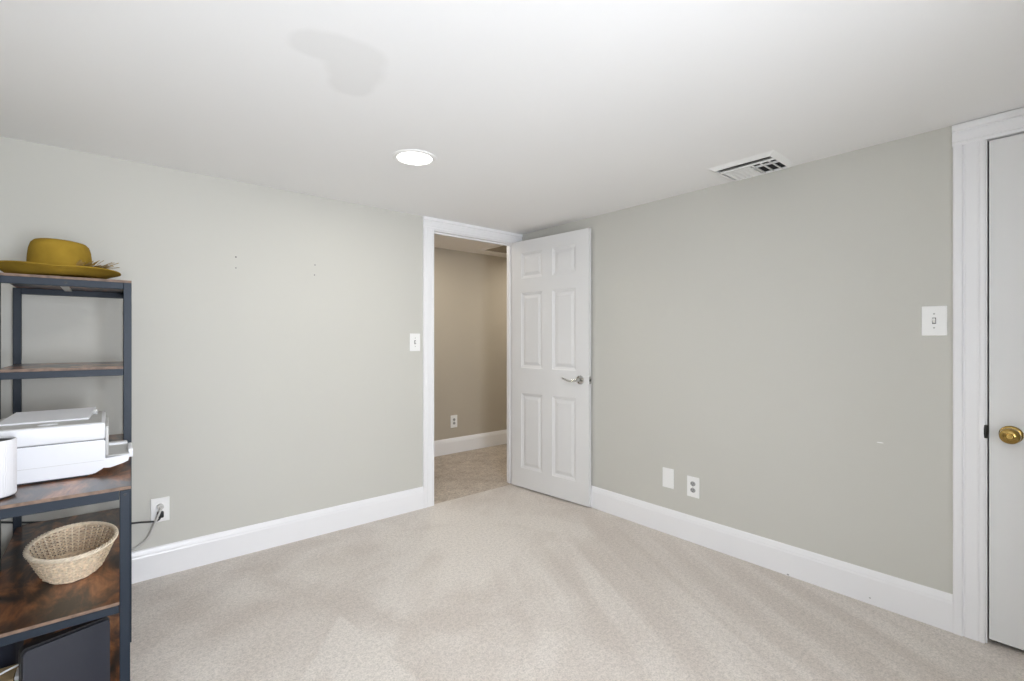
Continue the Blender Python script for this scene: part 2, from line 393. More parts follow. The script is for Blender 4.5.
# ------------------------------------------------------------------ baseboards (moulded top edge)
BP = [(0, 0), (-.015, 0), (-.015, .118), (-.0125, .126), (-.0125, .131), (-.009, .140), (-.006, .150), (-.002, .156), (0, .156)]
def baseboard(name, fn, a, b, label, k=1.0):
    return struct(name, MB().prism([(u, v * k) for u, v in BP], fn, a, b), M_TRIM, label, 'baseboard')
baseboard('baseboard_back', lambda u, v, t: (t, u, v), RX0, DX0 - .075, 'white moulded baseboard below the doorway wall')
bb_right = baseboard('baseboard_right', lambda u, v, t: (u, t, v), -.016, CY0 + .098, 'white moulded baseboard along the right wall')
baseboard('baseboard_left', lambda u, v, t: (RX0 - u, t, v), RY0, -.016, 'white moulded baseboard behind the shelving rack')
baseboard('baseboard_front', lambda u, v, t: (t, RY0 - u, v), RX0 + .016, -.016, 'white moulded baseboard behind the photographer')
baseboard('baseboard_hall', lambda u, v, t: (t, HY + u, v), -1.75, 1.75, 'white baseboard along the taupe hall wall', 1.06)

# ------------------------------------------------------------------ door casings
CP = [(0, 0), (0, -.011), (.006, -.013), (.012, -.0135), (.015, -.0105), (.017, -.0105), (.020, -.0125), (.054, -.0135), (.0565, -.0105), (.060, -.0105), (.064, -.0170), (.078, -.0185), (.086, -.0175), (.090, -.014), (.090, 0)]   # width from opening outwards, thickness
# entry doorway: side casings, head casing, jambs and stops in one trim
t1 = thing('trim_1', 'white casing and jambs around the open doorway', 'door casing', (DX0, 0, 0), kind='structure')
m = MB().prism(CP, lambda u, v, t: (DX0 + .006 - u - .004, v, t), 0, DZ + .006); obj('casing', m, M_TRIM, t1)
m = MB().prism(CP, lambda u, v, t: (DX1 - .002 + u, v, t), 0, DZ + .006); obj('casing', m, M_TRIM, t1)
m = MB().prism([(u, v) for u, v in CP], lambda u, v, t: (t, v, DZ + .006 + u), DX0 - .088, -.002); obj('head_casing', m, M_TRIM, t1)
m = MB().box(DX0 - .018, DX0, 0, TB, 0, DZ); m.box(DX1, DX1 + .018, 0, TB, 0, DZ); m.box(DX0 - .018, DX1 + .018, 0, TB, DZ, DZ + .018)
obj('jamb', m, M_TRIM, t1)
m = MB().box(DX0, DX0 + .011, .038, .060, 0, DZ - .011, .002, 1); m.box(DX1 - .011, DX1, .038, .060, 0, DZ - .011, .002, 1); m.box(DX0, DX1, .038, .060, DZ - .011, DZ, .002, 1)
obj('door_stop', m, M_TRIM, t1)
m = MB().prism(CP, lambda u, v, t: (DX0 + .002 - u, TB - v, t), 0, DZ + .006); m.prism(CP, lambda u, v, t: (DX1 - .002 + u, TB - v, t), 0, DZ + .006); m.prism(CP, lambda u, v, t: (t, TB - v, DZ + .006 + u), DX0 - .088, DX1 + .088)
obj('hall_casing', m, M_TRIM, t1)
# closet doorway
t2 = thing('trim_2', 'white casing around the closed closet door at the right edge', 'door casing', (0, CY0, 0), kind='structure')
CP2 = [(u * 1.065, v) for u, v in CP]
m = MB().prism(CP2, lambda u, v, t: (v, CY0 + .006 + u, t), 0, CZ + .0005); obj('casing', m, M_TRIM, t2)
m = MB().prism(CP2, lambda u, v, t: (v, CY1 - .006 - u, t), 0, CZ + .0005); obj('casing', m, M_TRIM, t2)
m = MB().prism([(u * .94 / 1.0, v) for u, v in CP2], lambda u, v, t: (v, t, CZ + .0005 + u), CY1 - .104, CY0 + .104); obj('head_casing', m, M_TRIM, t2)
m = MB().box(0, T, CY0, CY0 + .018, 0, CZ); m.box(0, T, CY1 - .018, CY1, 0, CZ); m.box(0, T, CY1 - .018, CY0 + .018, CZ, CZ + .018)
obj('jamb', m, M_TRIM, t2)
# unlit closet behind the closed door
m = MB().box(.115, .70, CY1 - .10, CY1 - .06, 0, RH); m.box(.115, .70, CY0 + .06, CY0 + .10, 0, RH); m.box(.66, .70, CY1 - .06, CY0 + .06, 0, RH); m.box(.115, .66, CY1 - .06, CY0 + .06, RH - .04, RH); m.box(.115, .66, CY1 - .06, CY0 + .06, -.04, 0)
struct('wall_closet', m, M_DARK, 'dark inside of the closet behind the closed door', 'wall')

# ------------------------------------------------------------------ six-panel doors
PX = (0.109, 0.335, 0.437, 0.661)
PZ = (0.160, 0.777, 0.986, 1.602, 1.720, 1.930)
PX1 = tuple(v * 1.015 for v in PX)
def door_slab(Wd, Hd, th, px_=PX):
    """door in local coords: hinge edge at x=0, leaf to +x, show face at y=0, back face at y=th."""
    m = MB()
    xs = [0, *px_, Wd]; zs = [0, *PZ, Hd]
    for side in (0, 1):
        Y = (lambda d: d) if side == 0 else (lambda d: th - d)
        for i in range(5):
            for j in range(7):
                x0, x1, z0, z1 = xs[i], xs[i+1], zs[j], zs[j+1]
                if i in (1, 3) and j in (1, 3, 5):
                    rings = []
                    for ins, dep in ((0, 0), (.004, .0035), (.010, .0045), (.019, .0085), (.027, .0085), (.046, .0035), (.048, .003)):
                        rings.append([(x0+ins, Y(dep), z0+ins), (x1-ins, Y(dep), z0+ins), (x1-ins, Y(dep), z1-ins), (x0+ins, Y(dep), z1-ins)])
                    vs = [[m.bm.verts.new(p) for p in r] for r in rings]
                    for a, b in zip(vs, vs[1:]):
                        for k in range(4): m.bm.faces.new((a[k], a[(k+1) % 4], b[(k+1) % 4], b[k]))
                    m.bm.faces.new(vs[-1])
                else:
                    m.add([(x0,Y(0),z0),(x1,Y(0),z0),(x1,Y(0),z1),(x0,Y(0),z1)], [(0,1,2,3)])
    m.add([(0,0,0),(Wd,0,0),(Wd,th,0),(0,th,0)], [(0,1,2,3)]); m.add([(0,0,Hd),(Wd,0,Hd),(Wd,th,Hd),(0,th,Hd)], [(0,1,2,3)])
    m.add([(0,0,0),(0,th,0),(0,th,Hd),(0,0,Hd)], [(0,1,2,3)]); m.add([(Wd,0,0),(Wd,th,0),(Wd,th,Hd),(Wd,0,Hd)], [(0,1,2,3)])
    bmesh.ops.remove_doubles(m.bm, verts=m.bm.verts, dist=1e-5)
    return m
DA, DB = (-.118, -.012), (-.048, -.795)   # hinge corner and free corner of the show face
ang = math.atan2(DB[1] - DA[1], DB[0] - DA[0])
dr = thing('door_1', 'white six-panel door standing open against the right wall with chrome lever', 'door', (*DA, .012), ang, kind='structure')
DW = math.hypot(DB[0] - DA[0], DB[1] - DA[1])
obj('door_leaf', door_slab(DW, 2.030, .032, PX1), M_DOOR, dr, local=True)
def lever(side):
    y0 = 0 if side == 0 else .035; s = -1 if side == 0 else 1
    m = MB(); m.lathe([(.001, 0), (.031, 0), (.033, .003), (.031, .008), (.022, .012), (.013, .014), (.012, .040), (.011, .046), (.001, .048)], (0, 0, 0), 28, 'y', cap0=False, cap1=False)
    if s < 0: bmesh.ops.scale(m.bm, vec=(1, -1, 1), verts=m.bm.verts)
    bmesh.ops.translate(m.bm, vec=(.712, y0, .920), verts=m.bm.verts)
    h = obj('door_handle', m, M_CHROME, dr, local=True, smooth=True)
    pts = []; rs = []
    for k in range(17):
        q = k / 16
        pts.append((.712 - .140 * q, y0 + s * (.042 + .004 * math.sin(q * PI)), .920 - .010 * math.sin(q * PI * 1.15) * (1 if q < .75 else .6) + .010 * max(0, q - .45)))
        rs.append(.0095 * (1 - .45 * q))
    obj('lever', MB().tube(pts, rs, 10), M_CHROME, h, local=True, smooth=True)
lever(0)
m = MB().box(DW - .0005, DW + .0015, .004, .028, .892, .949, .0008, 1); lp = obj('latch_plate', m, M_CHROME, dr, local=True)
obj('latch_bolt', MB().box(DW, DW + .007, .010, .022, .912, .930, .002, 2), M_BLACKIRON, lp, local=True)
for z in (.22, 1.02, 1.82):
    m = MB().lathe([(.0055, z - .045), (.0055, z + .045)], (-.004, .040, 0), 12); m.box(-.001, .001, .006, .034, z - .044, z + .044)
    obj('hinge', m, M_CHROME, dr, local=True, smooth=True)

# closet door: leaf runs towards the viewer (-y), show face flush with the wall, facing the room (-x)
cd = thing('door_2', 'closed white panel door with brass knob at the right edge', 'door', (-.002, CY0 - .0055, .022), -PI / 2, kind='structure')
obj('door_leaf', door_slab(.758, 2.008, .035), M_DOOR, cd, local=True)
m = MB().lathe([(.001, 0), (.034, 0), (.0345, .004), (.031, .008), (.028, .009), (.0135, .011), (.0125, .030), (.018, .036), (.027, .043), (.0305, .052), (.029, .061), (.022, .067), (.012, .069), (.0095, .067), (.001, .067)], (0, 0, 0), 40, 'y', cap0=False, cap1=False)
bmesh.ops.scale(m.bm, vec=(1, -1, 1), verts=m.bm.verts); bmesh.ops.translate(m.bm, vec=(.0615, 0, .833), verts=m.bm.verts)
kn = obj('door_knob', m, M_BRASS, cd, local=True, smooth=True)
m = MB().lathe([(.001, -.070), (.006, -.070), (.0065, -.067)], (.0615, 0, .833), 16, 'y'); obj('lock_button', m, M_BRASS, kn, local=True, smooth=True)
m = MB().lathe([(.009, -.026), (.011, -.012), (.011, .012), (.009, .026)], (-.009, -.004, .835), 16, sx=.62, sy=1.0); obj('latch', m, M_BLACKIRON, cd, local=True, smooth=True)

# ------------------------------------------------------------------ wall plates
def plate_axes(wall):
    # (a along wall to the right as seen, up z, d out of wall)
    if wall == 'B': return lambda a, d, z: (a, -d, z)
    if wall == 'R': return lambda a, d, z: (-d, -a, z)
    if wall == 'H': return lambda a, d, z: (a, HY - d, z)
def pbox(m, fn, a0, a1, d0, d1, z0, z1, bev=0):
    p, q = fn(a0, d0, z0), fn(a1, d1, z1)
    m.box(min(p[0],q[0]), max(p[0],q[0]), min(p[1],q[1]), max(p[1],q[1]), z0, z1, bev, 2); return m
def plate(t, fn, a, z, wd, ht):
    m = MB(); pbox(m, fn, a - wd/2, a + wd/2, 0, .006, z - ht/2, z + ht/2, .0025); obj('cover_plate', m, M_PLATE, t)
def disc(m, fn, a, z, r, d0, d1, n=16, sq=1.0):
    A = [m.bm.verts.new(fn(a + r*math.cos(2*PI*k/n), d0, z + r*sq*math.sin(2*PI*k/n))) for k in range(n)]
    B = [m.bm.verts.new(fn(a + r*math.cos(2*PI*k/n), d1, z + r*sq*math.sin(2*PI*k/n))) for k in range(n)]
    for k in range(n): m.bm.faces.new((A[k], A[(k+1) % n], B[(k+1) % n], B[k]))
    m.bm.faces.new(B); m.bm.faces.new(list(reversed(A))); return m
def switch(wall, a, z, label):
    fn = plate_axes(wall); t = thing('light_switch', label, 'light switch', fn(a, 0, z - .063), group='toggle light switches')
    plate(t, fn, a, z, .083, .127)
    obj('toggle_slot', pbox(MB(), fn, a - .0065, a + .0065, .006, .0068, z - .0135, z + .0135), M_SLOT, t)
    m = MB().prism([(-.010, .006), (.008, .006), (.010, .0175), (.003, .019)], lambda u, v, s: fn(a + s, v, z + u), -.0042, .0042); obj('toggle', m, M_PLATE, t)
    for q in (-.030, .030): obj('screw', disc(MB(), fn, a, z + q, .0034, .006, .0072), M_SCREW, t)
    return t
def outlet(wall, a, z, label, cat='wall outlet', wd=.079, ht=.124, sock=None):
    fn = plate_axes(wall); t = thing('wall_outlet', label, cat, fn(a, 0, z - ht/2), group='duplex wall outlets')
    plate(t, fn, a, z, wd, ht)
    for q in (.0195, -.0195):
        m = disc(MB(), fn, a, z + q, .0165, .006, .0078, 24, .86); s = obj('socket', m, sock or M_PLATE, t)
        m = MB(); pbox(m, fn, a - .0075, a - .0052, .0078, .0082, z + q - .001, z + q + .008); pbox(m, fn, a + .0052, a + .0075, .0078, .0082, z + q - .001, z + q + .008); disc(m, fn, a, z + q - .0075, .0026, .0078, .0082, 10)
        obj('slots', m, M_DARK, s)
    obj('screw', disc(MB(), fn, a, z, .0032, .006, .0075), M_SCREW, t)
    return t
M_SOCKGREY = plain('grey_socket_plastic', (0.36, 0.36, 0.355), 0.45)
switch('B', -1.0255, 1.210, 'white toggle light switch beside the open doorway')
switch('R', 2.689, 1.3095, 'white toggle light switch beside the closet door with brass knob')
outlet('B', -2.508, .343, 'white wall outlet with two cords plugged in beside the shelving rack')
outlet('R', 1.5815, .334, 'white wall outlet with grey sockets and nothing plugged in on the right wall', sock=M_SOCKGREY)
outlet('H', .146, .343, 'white outlet on the taupe hall wall through the doorway', wd=.085, ht=.135, sock=M_SOCKGREY)
t = thing('blank_plate', 'blank white cover plate on the right wall beside the outlet', 'cover plate', (0, -1.412, .289))
plate(t, plate_axes('R'), 1.412, .351, .079, .124)
for q in (-.042, .042): obj('screw', disc(MB(), plate_axes('R'), 1.412, .351 + q, .0032, .006, .0072), M_PLATE, t)

# small marks in the painted walls
for (a, z, r) in ((-2.161, 1.698, .0045), (-2.161, 1.636, .0035), (-1.725, 1.697, .0038), (-1.728, 1.634, .0038)):
    obj('nail_hole', disc(MB(), plate_axes('B'), a, z, r, -.002, .0004, 10), M_SLOT, wall_back)
for (yy, zz, r_) in ((-2.115, .006, .006), (-2.465, .029, .004)):
    obj('scuff_mark', disc(MB(), lambda a, d, z: (-.015 - d, -a, z), -yy, zz, r_, -.001, .0005, 10, .6), M_SOCKGREY, bb_right)
obj('paint_scuff', disc(MB(), plate_axes('R'), 2.50, .754, .013, 0, .0004, 14, .18), M_PLATE, wall_right)

# ------------------------------------------------------------------ ceiling fixtures
t = thing('recessed_light', 'round lit recessed light in the white ceiling', 'ceiling light', (-1.556, -.966, RH))
m = MB().lathe([(.083, -.0015), (.086, -.006), (.098, -.008), (.106, -.004), (.107, 0), (.083, 0)], (-1.556, -.966, RH), 56, cap0=False, cap1=False); obj('trim_ring', m, M_PLATE, t, smooth=True)
m = MB().lathe([(.001, -.0035), (.060, -.0035), (.084, -.002), (.084, -.0005), (.001, -.0005)], (-1.556, -.966, RH), 56, cap0=False, cap1=False); obj('diffuser', m, M_LAMP, t, smooth=True)

VX0, VX1, VY0, VY1 = -.302, -.002, -2.156, -1.824
t = thing('ceiling_vent', 'white ceiling air vent with dark slots beside the right wall', 'air vent', ((VX0+VX1)/2, (VY0+VY1)/2, RH))
m = MB(); e = .030; zb = RH - .014
for (p, q, r, s) in (((VX0,VY0),(VX1,VY0),(VX1-e,VY0+e),(VX0+e,VY0+e)), ((VX1,VY0),(VX1,VY1),(VX1-e,VY1-e),(VX1-e,VY0+e)), ((VX1,VY1),(VX0,VY1),(VX0+e,VY1-e),(VX1-e,VY1-e)), ((VX0,VY1),(VX0,VY0),(VX0+e,VY0+e),(VX0+e,VY1-e))):
    a = [m.bm.verts.new((*v, z)) for v, z in ((p, RH), (q, RH), (r, zb), (s, zb))]; m.bm.faces.new(a)
    b = [m.bm.verts.new((*v, z)) for v, z in ((r, zb), (s, zb), (s, RH - .001), (r, RH - .001))]; m.bm.faces.new(b)
obj('vent_frame', m, M_PLATE, t)
IX0, IX1, IY0, IY1 = VX0 + e, VX1 - e, VY0 + e, VY1 - e
obj('duct_opening', MB().box(IX0, IX1, IY0, IY1, RH - .0025, RH - .0005), M_DARK, t)
def vane(x0, x1, y0, y1, tilt, along, th=.0016):
    """a slanted blade; along = 'x' or 'y'; tilt = sideways offset of its lower edge."""
    m = MB(); zt, zl = RH - .003, RH - .0135
    if along == 'x':
        m.prism([(y0, zt), (y0 + th, zt), (y0 + th + tilt, zl), (y0 + tilt, zl)], lambda u, v, s: (s, u, v), x0, x1)
    else:
        m.prism([(x0, zt), (x0 + th, zt), (x0 + th + tilt, zl), (x0 + tilt, zl)], lambda u, v, s: (u, s, v), y0, y1)
    obj('vane', m, M_PLATE, t)
XS = IX0 + .062                        # bank of long blades on the side away from the wall
for k in range(3): vane(IX0 + .030 + k * .0165, 0, IY0, IY1, -.024, 'y')
YM = (IY0 + IY1) / 2 - .004
obj('divider', MB().box(XS - .001, XS + .003, IY0, IY1, RH - .0135, RH - .003).box(XS, IX1, YM - .002, YM + .002, RH - .0135, RH - .003).box(XS + .052, XS + .055, IY0, YM, RH - .0135, RH - .003), M_PLATE, t)
for k in range(5): vane(XS + .003, IX1, YM + .006 + k * .0262, 0, .013, 'x', .0045)
for k in range(3): vane(XS + .003, IX1, IY0 + .034 + k * .041, 0, -.007, 'x', .0075)

t = thing('access_panel', 'taupe framed panel in the hall ceiling beyond the doorway', 'ceiling panel', (.75, .6, HH))
obj('panel', MB().box(.355, 1.15, .20, 1.03, HH - .006, HH, .001, 1), plain('taupe_panel', (.33, .285, .225), .7), t)
obj('panel_frame', MB().box(.325, .355, .20, 1.06, HH - .016, HH, .003, 1).box(.355, 1.15, 1.03, 1.06, HH - .016, HH, .003, 1).box(1.15, 1.18, .20, 1.06, HH - .016, HH, .003, 1), M_HALLCEIL, t)

# ------------------------------------------------------------------ shelving rack
DECK, MID, LOW, SH2, TOP = .763, .400, .060, 1.121, 1.468
rk = thing('shelving_rack', 'slate metal rack with rustic brown boards at the left edge', 'shelving rack', (-2.85, -.6, 0))
S = .026
FY, UY, RY = -1.132, -.606, -.062      # faces of the front, upper-front and rear posts
XLo, XLi = -3.035, -3.009
def post(x0, y0, z1, z0=0): return obj('post', MB().box(x0, x0 + S, y0, y0 + S, z0, z1, .0015, 1), M_STEEL, rk)
post(-2.687, FY, DECK - .012); post(-3.030, FY, DECK - .012)
post(-2.668, UY, TOP - .010); post(XLo, UY, TOP - .010)
post(-2.656, RY, TOP - .010); post(XLo, RY, TOP - .010)
def shelf(z, yf, yr, xf, xr, over=0.0, brd=.010):
    """board plus its steel frame; xf / xr: right end of the bars at front and rear."""
    m = MB()
    z0, z1 = z - brd, z
    pts = [(XLo + .012, yf), (xf, yf), (xr, yr), (XLo + .012, yr)]
    v = [m.bm.verts.new((x, y, q)) for q in (z0, z1) for x, y in pts]
    for f in ((3,2,1,0),(4,5,6,7),(0,1,5,4),(1,2,6,5),(2,3,7,6),(3,0,4,7)): m.bm.faces.new([v[i] for i in f])
    b = obj('shelf_board', m, M_WOOD, rk)
    b.data.materials.append(M_EDGE); b.data.polygons[2].material_index = 1      # the front edge band
    return b
def bar(p, q, z1, h=.026, d=.020):
    """horizontal flat tube between two plan points, top at z1."""
    a, c = Vector((*p, 0)), Vector((*q, 0)); u = (c - a).normalized(); n = Vector((-u.y, u.x, 0)) * d
    m = MB(); v = [m.bm.verts.new((w_.x, w_.y, z)) for z in (z1 - h, z1) for w_ in (a, c, c + n, a + n)]
    for f in ((3,2,1,0),(4,5,6,7),(0,1,5,4),(1,2,6,5),(2,3,7,6),(3,0,4,7)): m.bm.faces.new([v[i] for i in f])
    bmesh.ops.bevel(m.bm, geom=list(m.bm.edges), offset=.0012, segments=1, affect='EDGES')
    return obj('shelf_rail', m, M_STEEL, rk)
# top and second shelf (upper part only)
for z in (TOP, SH2):
    top = z == TOP
    shelf(z, UY + .003, RY + S - .002, -2.642 if top else -2.668, -2.632 if top else -2.656)
    zb = z - .010
    bar((XLi if not top else XLi, UY), (-2.668, UY), zb); bar((XLi, RY), (-2.656, RY), zb, .027)
    bar((-2.648, UY + S), (-2.638, RY), zb, .026, .02)
# small cross brace under the top board
obj('cross_brace', MB().box(-2.868, -2.843, UY + .020, RY, TOP - .016, TOP - .0105), M_CORDWHITE, rk)
# deck, basket shelf and lowest shelf run the full depth
shelf(DECK, FY - .004, RY + S, -2.659, -2.632)
for z in (MID, LOW): shelf(z, FY + .003, RY + S - .002, -2.688, -2.658)
for z, hh in ((DECK, .030), (MID, .024), (LOW, .026)):
    bar((XLi, FY), (-2.688, FY), z - .010, hh); bar((XLi, RY), (-2.656, RY), z - .010)
    bar((-2.667, FY + S), (-2.638, RY), z - .010, hh, .02)
for (x, z) in ((-2.674, DECK - .026),):
    obj('bolt', disc(MB(), lambda a, d, zz: (a, FY - d, zz), x, z, .004, 0, .002, 10), M_BLACKPLASTIC, rk)
obj('bolt', disc(MB(), lambda a, d, zz: (a, UY - d, zz), -2.838, TOP - .023, .005, 0, .002, 10), M_BLACKIRON, rk)

# ------------------------------------------------------------------ hat on the top shelf
HC = (-2.866, -.405, TOP)
ht = thing('felt_hat', 'mustard felt hat with wide brim and feather trim on top of the rack', 'hat', HC)
N = 72
def crown_pt(a, q):
    """q 0 (base) .. 1 (top centre)."""
    ca, sa = math.cos(a), math.sin(a)
    prof = [(0, 1.0, .020), (.18, 1.015, .050), (.38, 1.0, .090), (.55, .965, .125), (.66, .90, .147), (.75, .80, .158), (.84, .66, .162), (.92, .40, .158), (1, .0, .150)]
    for (q0, r0, z0), (q1, r1, z1) in zip(prof, prof[1:]):
        if q <= q1 + 1e-9:
            k = (q - q0) / (q1 - q0); r = r0 + (r1 - r0) * k; z = z0 + (z1 - z0) * k; break
    z -= .010 * (ca * .5 + .5) * max(0, q - .3)      # crown a little lower to the right
    return (.097 * r * ca + .003, .108 * r * sa, z)
def crown():
    m = MB(); rings = []
    for j in range(25):
        q = j / 24 * .995
        rings.append([m.bm.verts.new(crown_pt(2*PI*k/N, q)) for k in range(N)])
    for a, b in zip(rings, rings[1:]):
        for k in range(N): m.bm.faces.new((a[k], a[(k+1) % N], b[(k+1) % N], b[k]))
    m.bm.faces.new(rings[-1]); return m
obj('crown', crown(), M_FELT, ht, local=True, smooth=True)
def brim_z(a, q):
    ca, sa = math.cos(a), math.sin(a)
    dip = -.018 * math.sin(PI * min(1, q * 1.25)) * (0.25 + .75 * max(0, .5 - .5 * ca))
    front = max(0, -sa); left = max(0, -ca); right = max(0, ca)
    edge = (.014 * front + .018 * left + .014 * right + .006) * q ** 2.0
    return .0215 + dip + edge
def brim():
    m = MB(); J = 12; up, lo = [], []
    for j in range(J + 1):
        q = j / J
        ru, rl = [], []
        for k in range(N):
            a = 2*PI*k/N; ca, sa = math.cos(a), math.sin(a)
            rx, ry = .088 + (.194 - .088) * q, .105 + (.190 - .105) * q
            z = brim_z(a, q)
            ru.append(m.bm.verts.new((rx*ca, ry*sa, z + .0018))); rl.append(m.bm.verts.new((rx*ca, ry*sa, z - .0018)))
        up.append(ru); lo.append(rl)
    for S_ in (up, lo):
        for a, b in zip(S_, S_[1:]):
            for k in range(N): m.bm.faces.new((a[k], a[(k+1) % N], b[(k+1) % N], b[k]))
    for a, b in ((up[-1], lo[-1]), (lo[0], up[0])):
        for k in range(N): m.bm.faces.new((a[k], a[(k+1) % N], b[(k+1) % N], b[k]))
    return m
obj('brim', brim(), M_FELT, ht, local=True, smooth=True)
m = MB()
for ph in (0, 2*PI/3, 4*PI/3):
    pts = []
    for k in range(160):
        a = 2*PI*k/160; w_ = 26*a + ph
        r = 1.03 + .035*math.cos(w_)
        pts.append((.097*r*math.cos(a) + .003, .108*r*math.sin(a), .043 + .007*math.sin(w_)))
    m.tube(pts, .0034, 6, closed=True)
obj('hat_band', m, M_BRAID, ht, local=True, smooth=True)
def feather(a, lean, L, tilt, wd):
    """a flat tapered vane with a bent shaft, rooted in the band at angle a."""
    m = MB(); root = Vector((.100*math.cos(a) + .003, .111*math.sin(a), .042))
    out = Vector((math.cos(a), math.sin(a), 0)); up = Vector((0, 0, 1)); side = Vector((-out.y, out.x, 0))
    d = (out * math.cos(tilt) + up * math.sin(tilt) + side * lean).normalized()
    s = d.cross(up).normalized(); P = []
    for k in range(11):
        q = k / 10; c = root + d * (L * q) - up * (.010 * q * q)
        ww = wd * (math.sin(PI * min(1, q * .9 + .08)) ** .7) * (1 - .55 * q) * (.8 + .35 * (k % 2))
        P.append((m.bm.verts.new(c + s*ww + up*.001), m.bm.verts.new(c + up*.0022), m.bm.verts.new(c - s*ww + up*.001), m.bm.verts.new(c - up*.0006)))
    for a_, b_ in zip(P, P[1:]):
        for i in range(4): m.bm.faces.new((a_[i], a_[(i+1) % 4], b_[(i+1) % 4], b_[i]))
    m.bm.faces.new(P[0]); m.bm.faces.new(list(reversed(P[-1])))
    obj('feather', m, M_FEATHER, ht, local=True, smooth=False)
for (a, le, L, ti, wd) in ((-1.05, .35, .050, .80, .0065), (-.85, .25, .060, .75, .007), (-.66, .1, .068, .70, .006), (-.50, .35, .072, .85, .006), (-.38, -.1, .070, .45, .007), (-.24, .2, .082, .62, .006), (-.14, -.3, .080, .42, .007), (-.05, .1, .098, .50, .006), (.06, .0, .088, .60, .006), (.22, -.2, .080, .48, .007), (-.95, -.2, .052, .9, .006), (-.30, .5, .095, .32, .006), (-.55, -.4, .075, .30, .007)):
    feather(a, le, L * 1.05, ti + .12, wd * 2.4)

# ------------------------------------------------------------------ printer on the deck
PXR, PXL, PYF, PYR = -2.722, -3.060, -.919, -.560
pr = thing('printer', 'white all-in-one printer on the rack deck above the basket', 'printer', (-2.89, -.74, DECK))
def chamfer_body(x0, x1, y0, y1, z0, z1, bev=.008, cut=.03):
    """box whose lower right edge is cut away."""
    m = MB(); prof = [(x0 + .01, z0), (x1 - cut, z0), (x1 - .004, z0 + .016), (x1, z0 + .03), (x1, z1), (x0, z1), (x0, z0 + .01)]
    m.prism(prof, lambda u, v, s: (u, s, v), y0, y1)
    es = [e_ for e_ in m.bm.edges if abs(e_.verts[0].co.y - e_.verts[1].co.y) < 1e-6 or True]
    bmesh.ops.bevel(m.bm, geom=es, offset=bev * .5, segments=2, affect='EDGES'); return m
obj('body', chamfer_body(PXL, PXR, PYF, PYR, DECK + .007, .884), M_WHITEPLASTIC, pr, smooth=True)
obj('base_foot', MB().box(PXL + .02, PXR - .045, PYF + .012, PYR - .012, DECK, DECK + .009, .002, 1), M_BLACKPLASTIC, pr)
obj('seam', MB().box(PXL + .006, PXR - .004, PYF + .004, PYR - .004, .8835, .8865), M_SLOT, pr)
lid = obj('scanner_lid', MB().box(PXL, PXR, PYF, PYR, .886, .942, .006, 3), M_WHITEPLASTIC, pr, smooth=True)
obj('panel_line', MB().box(PXL + .004, PXR - .004, PYF - .0008, PYF + .002, .8135, .8145), M_GREYPLASTIC, pr)
obj('lid_top', MB().box(PXL + .012, PXR - .010, PYF + .012, PYR - .010, .9415, .9435, .0008, 1), M_GREYPLASTIC, lid)
# document feeder flap, leaning up towards the back
m = MB(); v = [m.bm.verts.new(p) for p in ((-2.997, -.80, .944), (-2.767, -.80, .944), (-2.750, -.640, .964), (-2.965, -.640, .964), (-2.997, -.80, .949), (-2.767, -.80, .949), (-2.750, -.640, .969), (-2.965, -.640, .969))]
for f in ((3,2,1,0),(4,5,6,7),(0,1,5,4),(1,2,6,5),(2,3,7,6),(3,0,4,7)): m.bm.faces.new([v[i] for i in f])
v2 = MB(); 
flap = obj('feeder_flap', m, M_WHITEPLASTIC, pr)
obj('flap_support', MB().box(-2.96, -2.745, -.662, -.640, .9425, .962, .002, 1), M_GREYPLASTIC, pr)
obj('feeder_grip', MB().lathe([(.001, 0), (.024, 0), (.026, .002), (.020, .004), (.001, .0045)], (-2.868, -.865, .9430), 24, sx=1, sy=.55, cap0=False, cap1=False), M_WHITEPLASTIC, lid, smooth=True)
obj('front_bezel', MB().box(PXR, PXR + .009, PYF + .012, PYR - .05, .826, .928, .003, 2), M_GREYPLASTIC, pr, smooth=True)
tr = obj('output_tray', MB().prism([(PXR - .012, .786), (PXR + .012, .783), (-2.675, .793), (-2.660, .800), (-2.656, .822), (PXR - .012, .816)], lambda u, v, s: (u, s, v), PYF + .012, -.655), M_WHITEPLASTIC, pr)
obj('tray_surface', MB().box(PXR + .001, -2.658, PYF + .022, -.690, .8205, .8235, .0008, 1), M_GREYPLASTIC, tr)
obj('tray_rail', MB().box(PXR, -2.657, -.690, -.655, .818, .832, .003, 2), M_WHITEPLASTIC, tr)
obj('paper_stop', MB().box(-2.659, -2.646, -.880, -.745, .806, .836, .003, 2), M_WHITEPLASTIC, tr, smooth=True)

# ------------------------------------------------------------------ white canister
cn = thing('canister', 'white ribbed cylinder with dark open top beside the printer', 'canister', (-2.985, -1.020, DECK))
def ribbed(r, z0, z1, n=240):
    m = MB(); rr = []
    for z, k_ in ((z0, .97), (z0 + .004, 1.0), (z1 - .003, 1.0), (z1, .985)):
        rr.append([m.bm.verts.new(((r*k_ + (.0003 if k % 4 < 2 else -.0003)) * math.cos(2*PI*k/n), (r*k_ + (.0003 if k % 4 < 2 else -.0003)) * math.sin(2*PI*k/n), z)) for k in range(n)])
    ri = [m.bm.verts.new(((r - .004) * math.cos(2*PI*k/n), (r - .004) * math.sin(2*PI*k/n), z1)) for k in range(n)]
    rb_ = [m.bm.verts.new(((r - .004) * math.cos(2*PI*k/n), (r - .004) * math.sin(2*PI*k/n), z1 - .03)) for k in range(n)]
    rr += [ri, rb_]
    for a, b in zip(rr, rr[1:]):
        for k in range(n): m.bm.faces.new((a[k], a[(k+1) % n], b[(k+1) % n], b[k]))
    m.bm.faces.new(list(reversed(rr[0]))); m.bm.faces.new(rr[-1]); return m
obj('body', ribbed(.060, .006, .170), M_CANWHITE, cn, local=True)
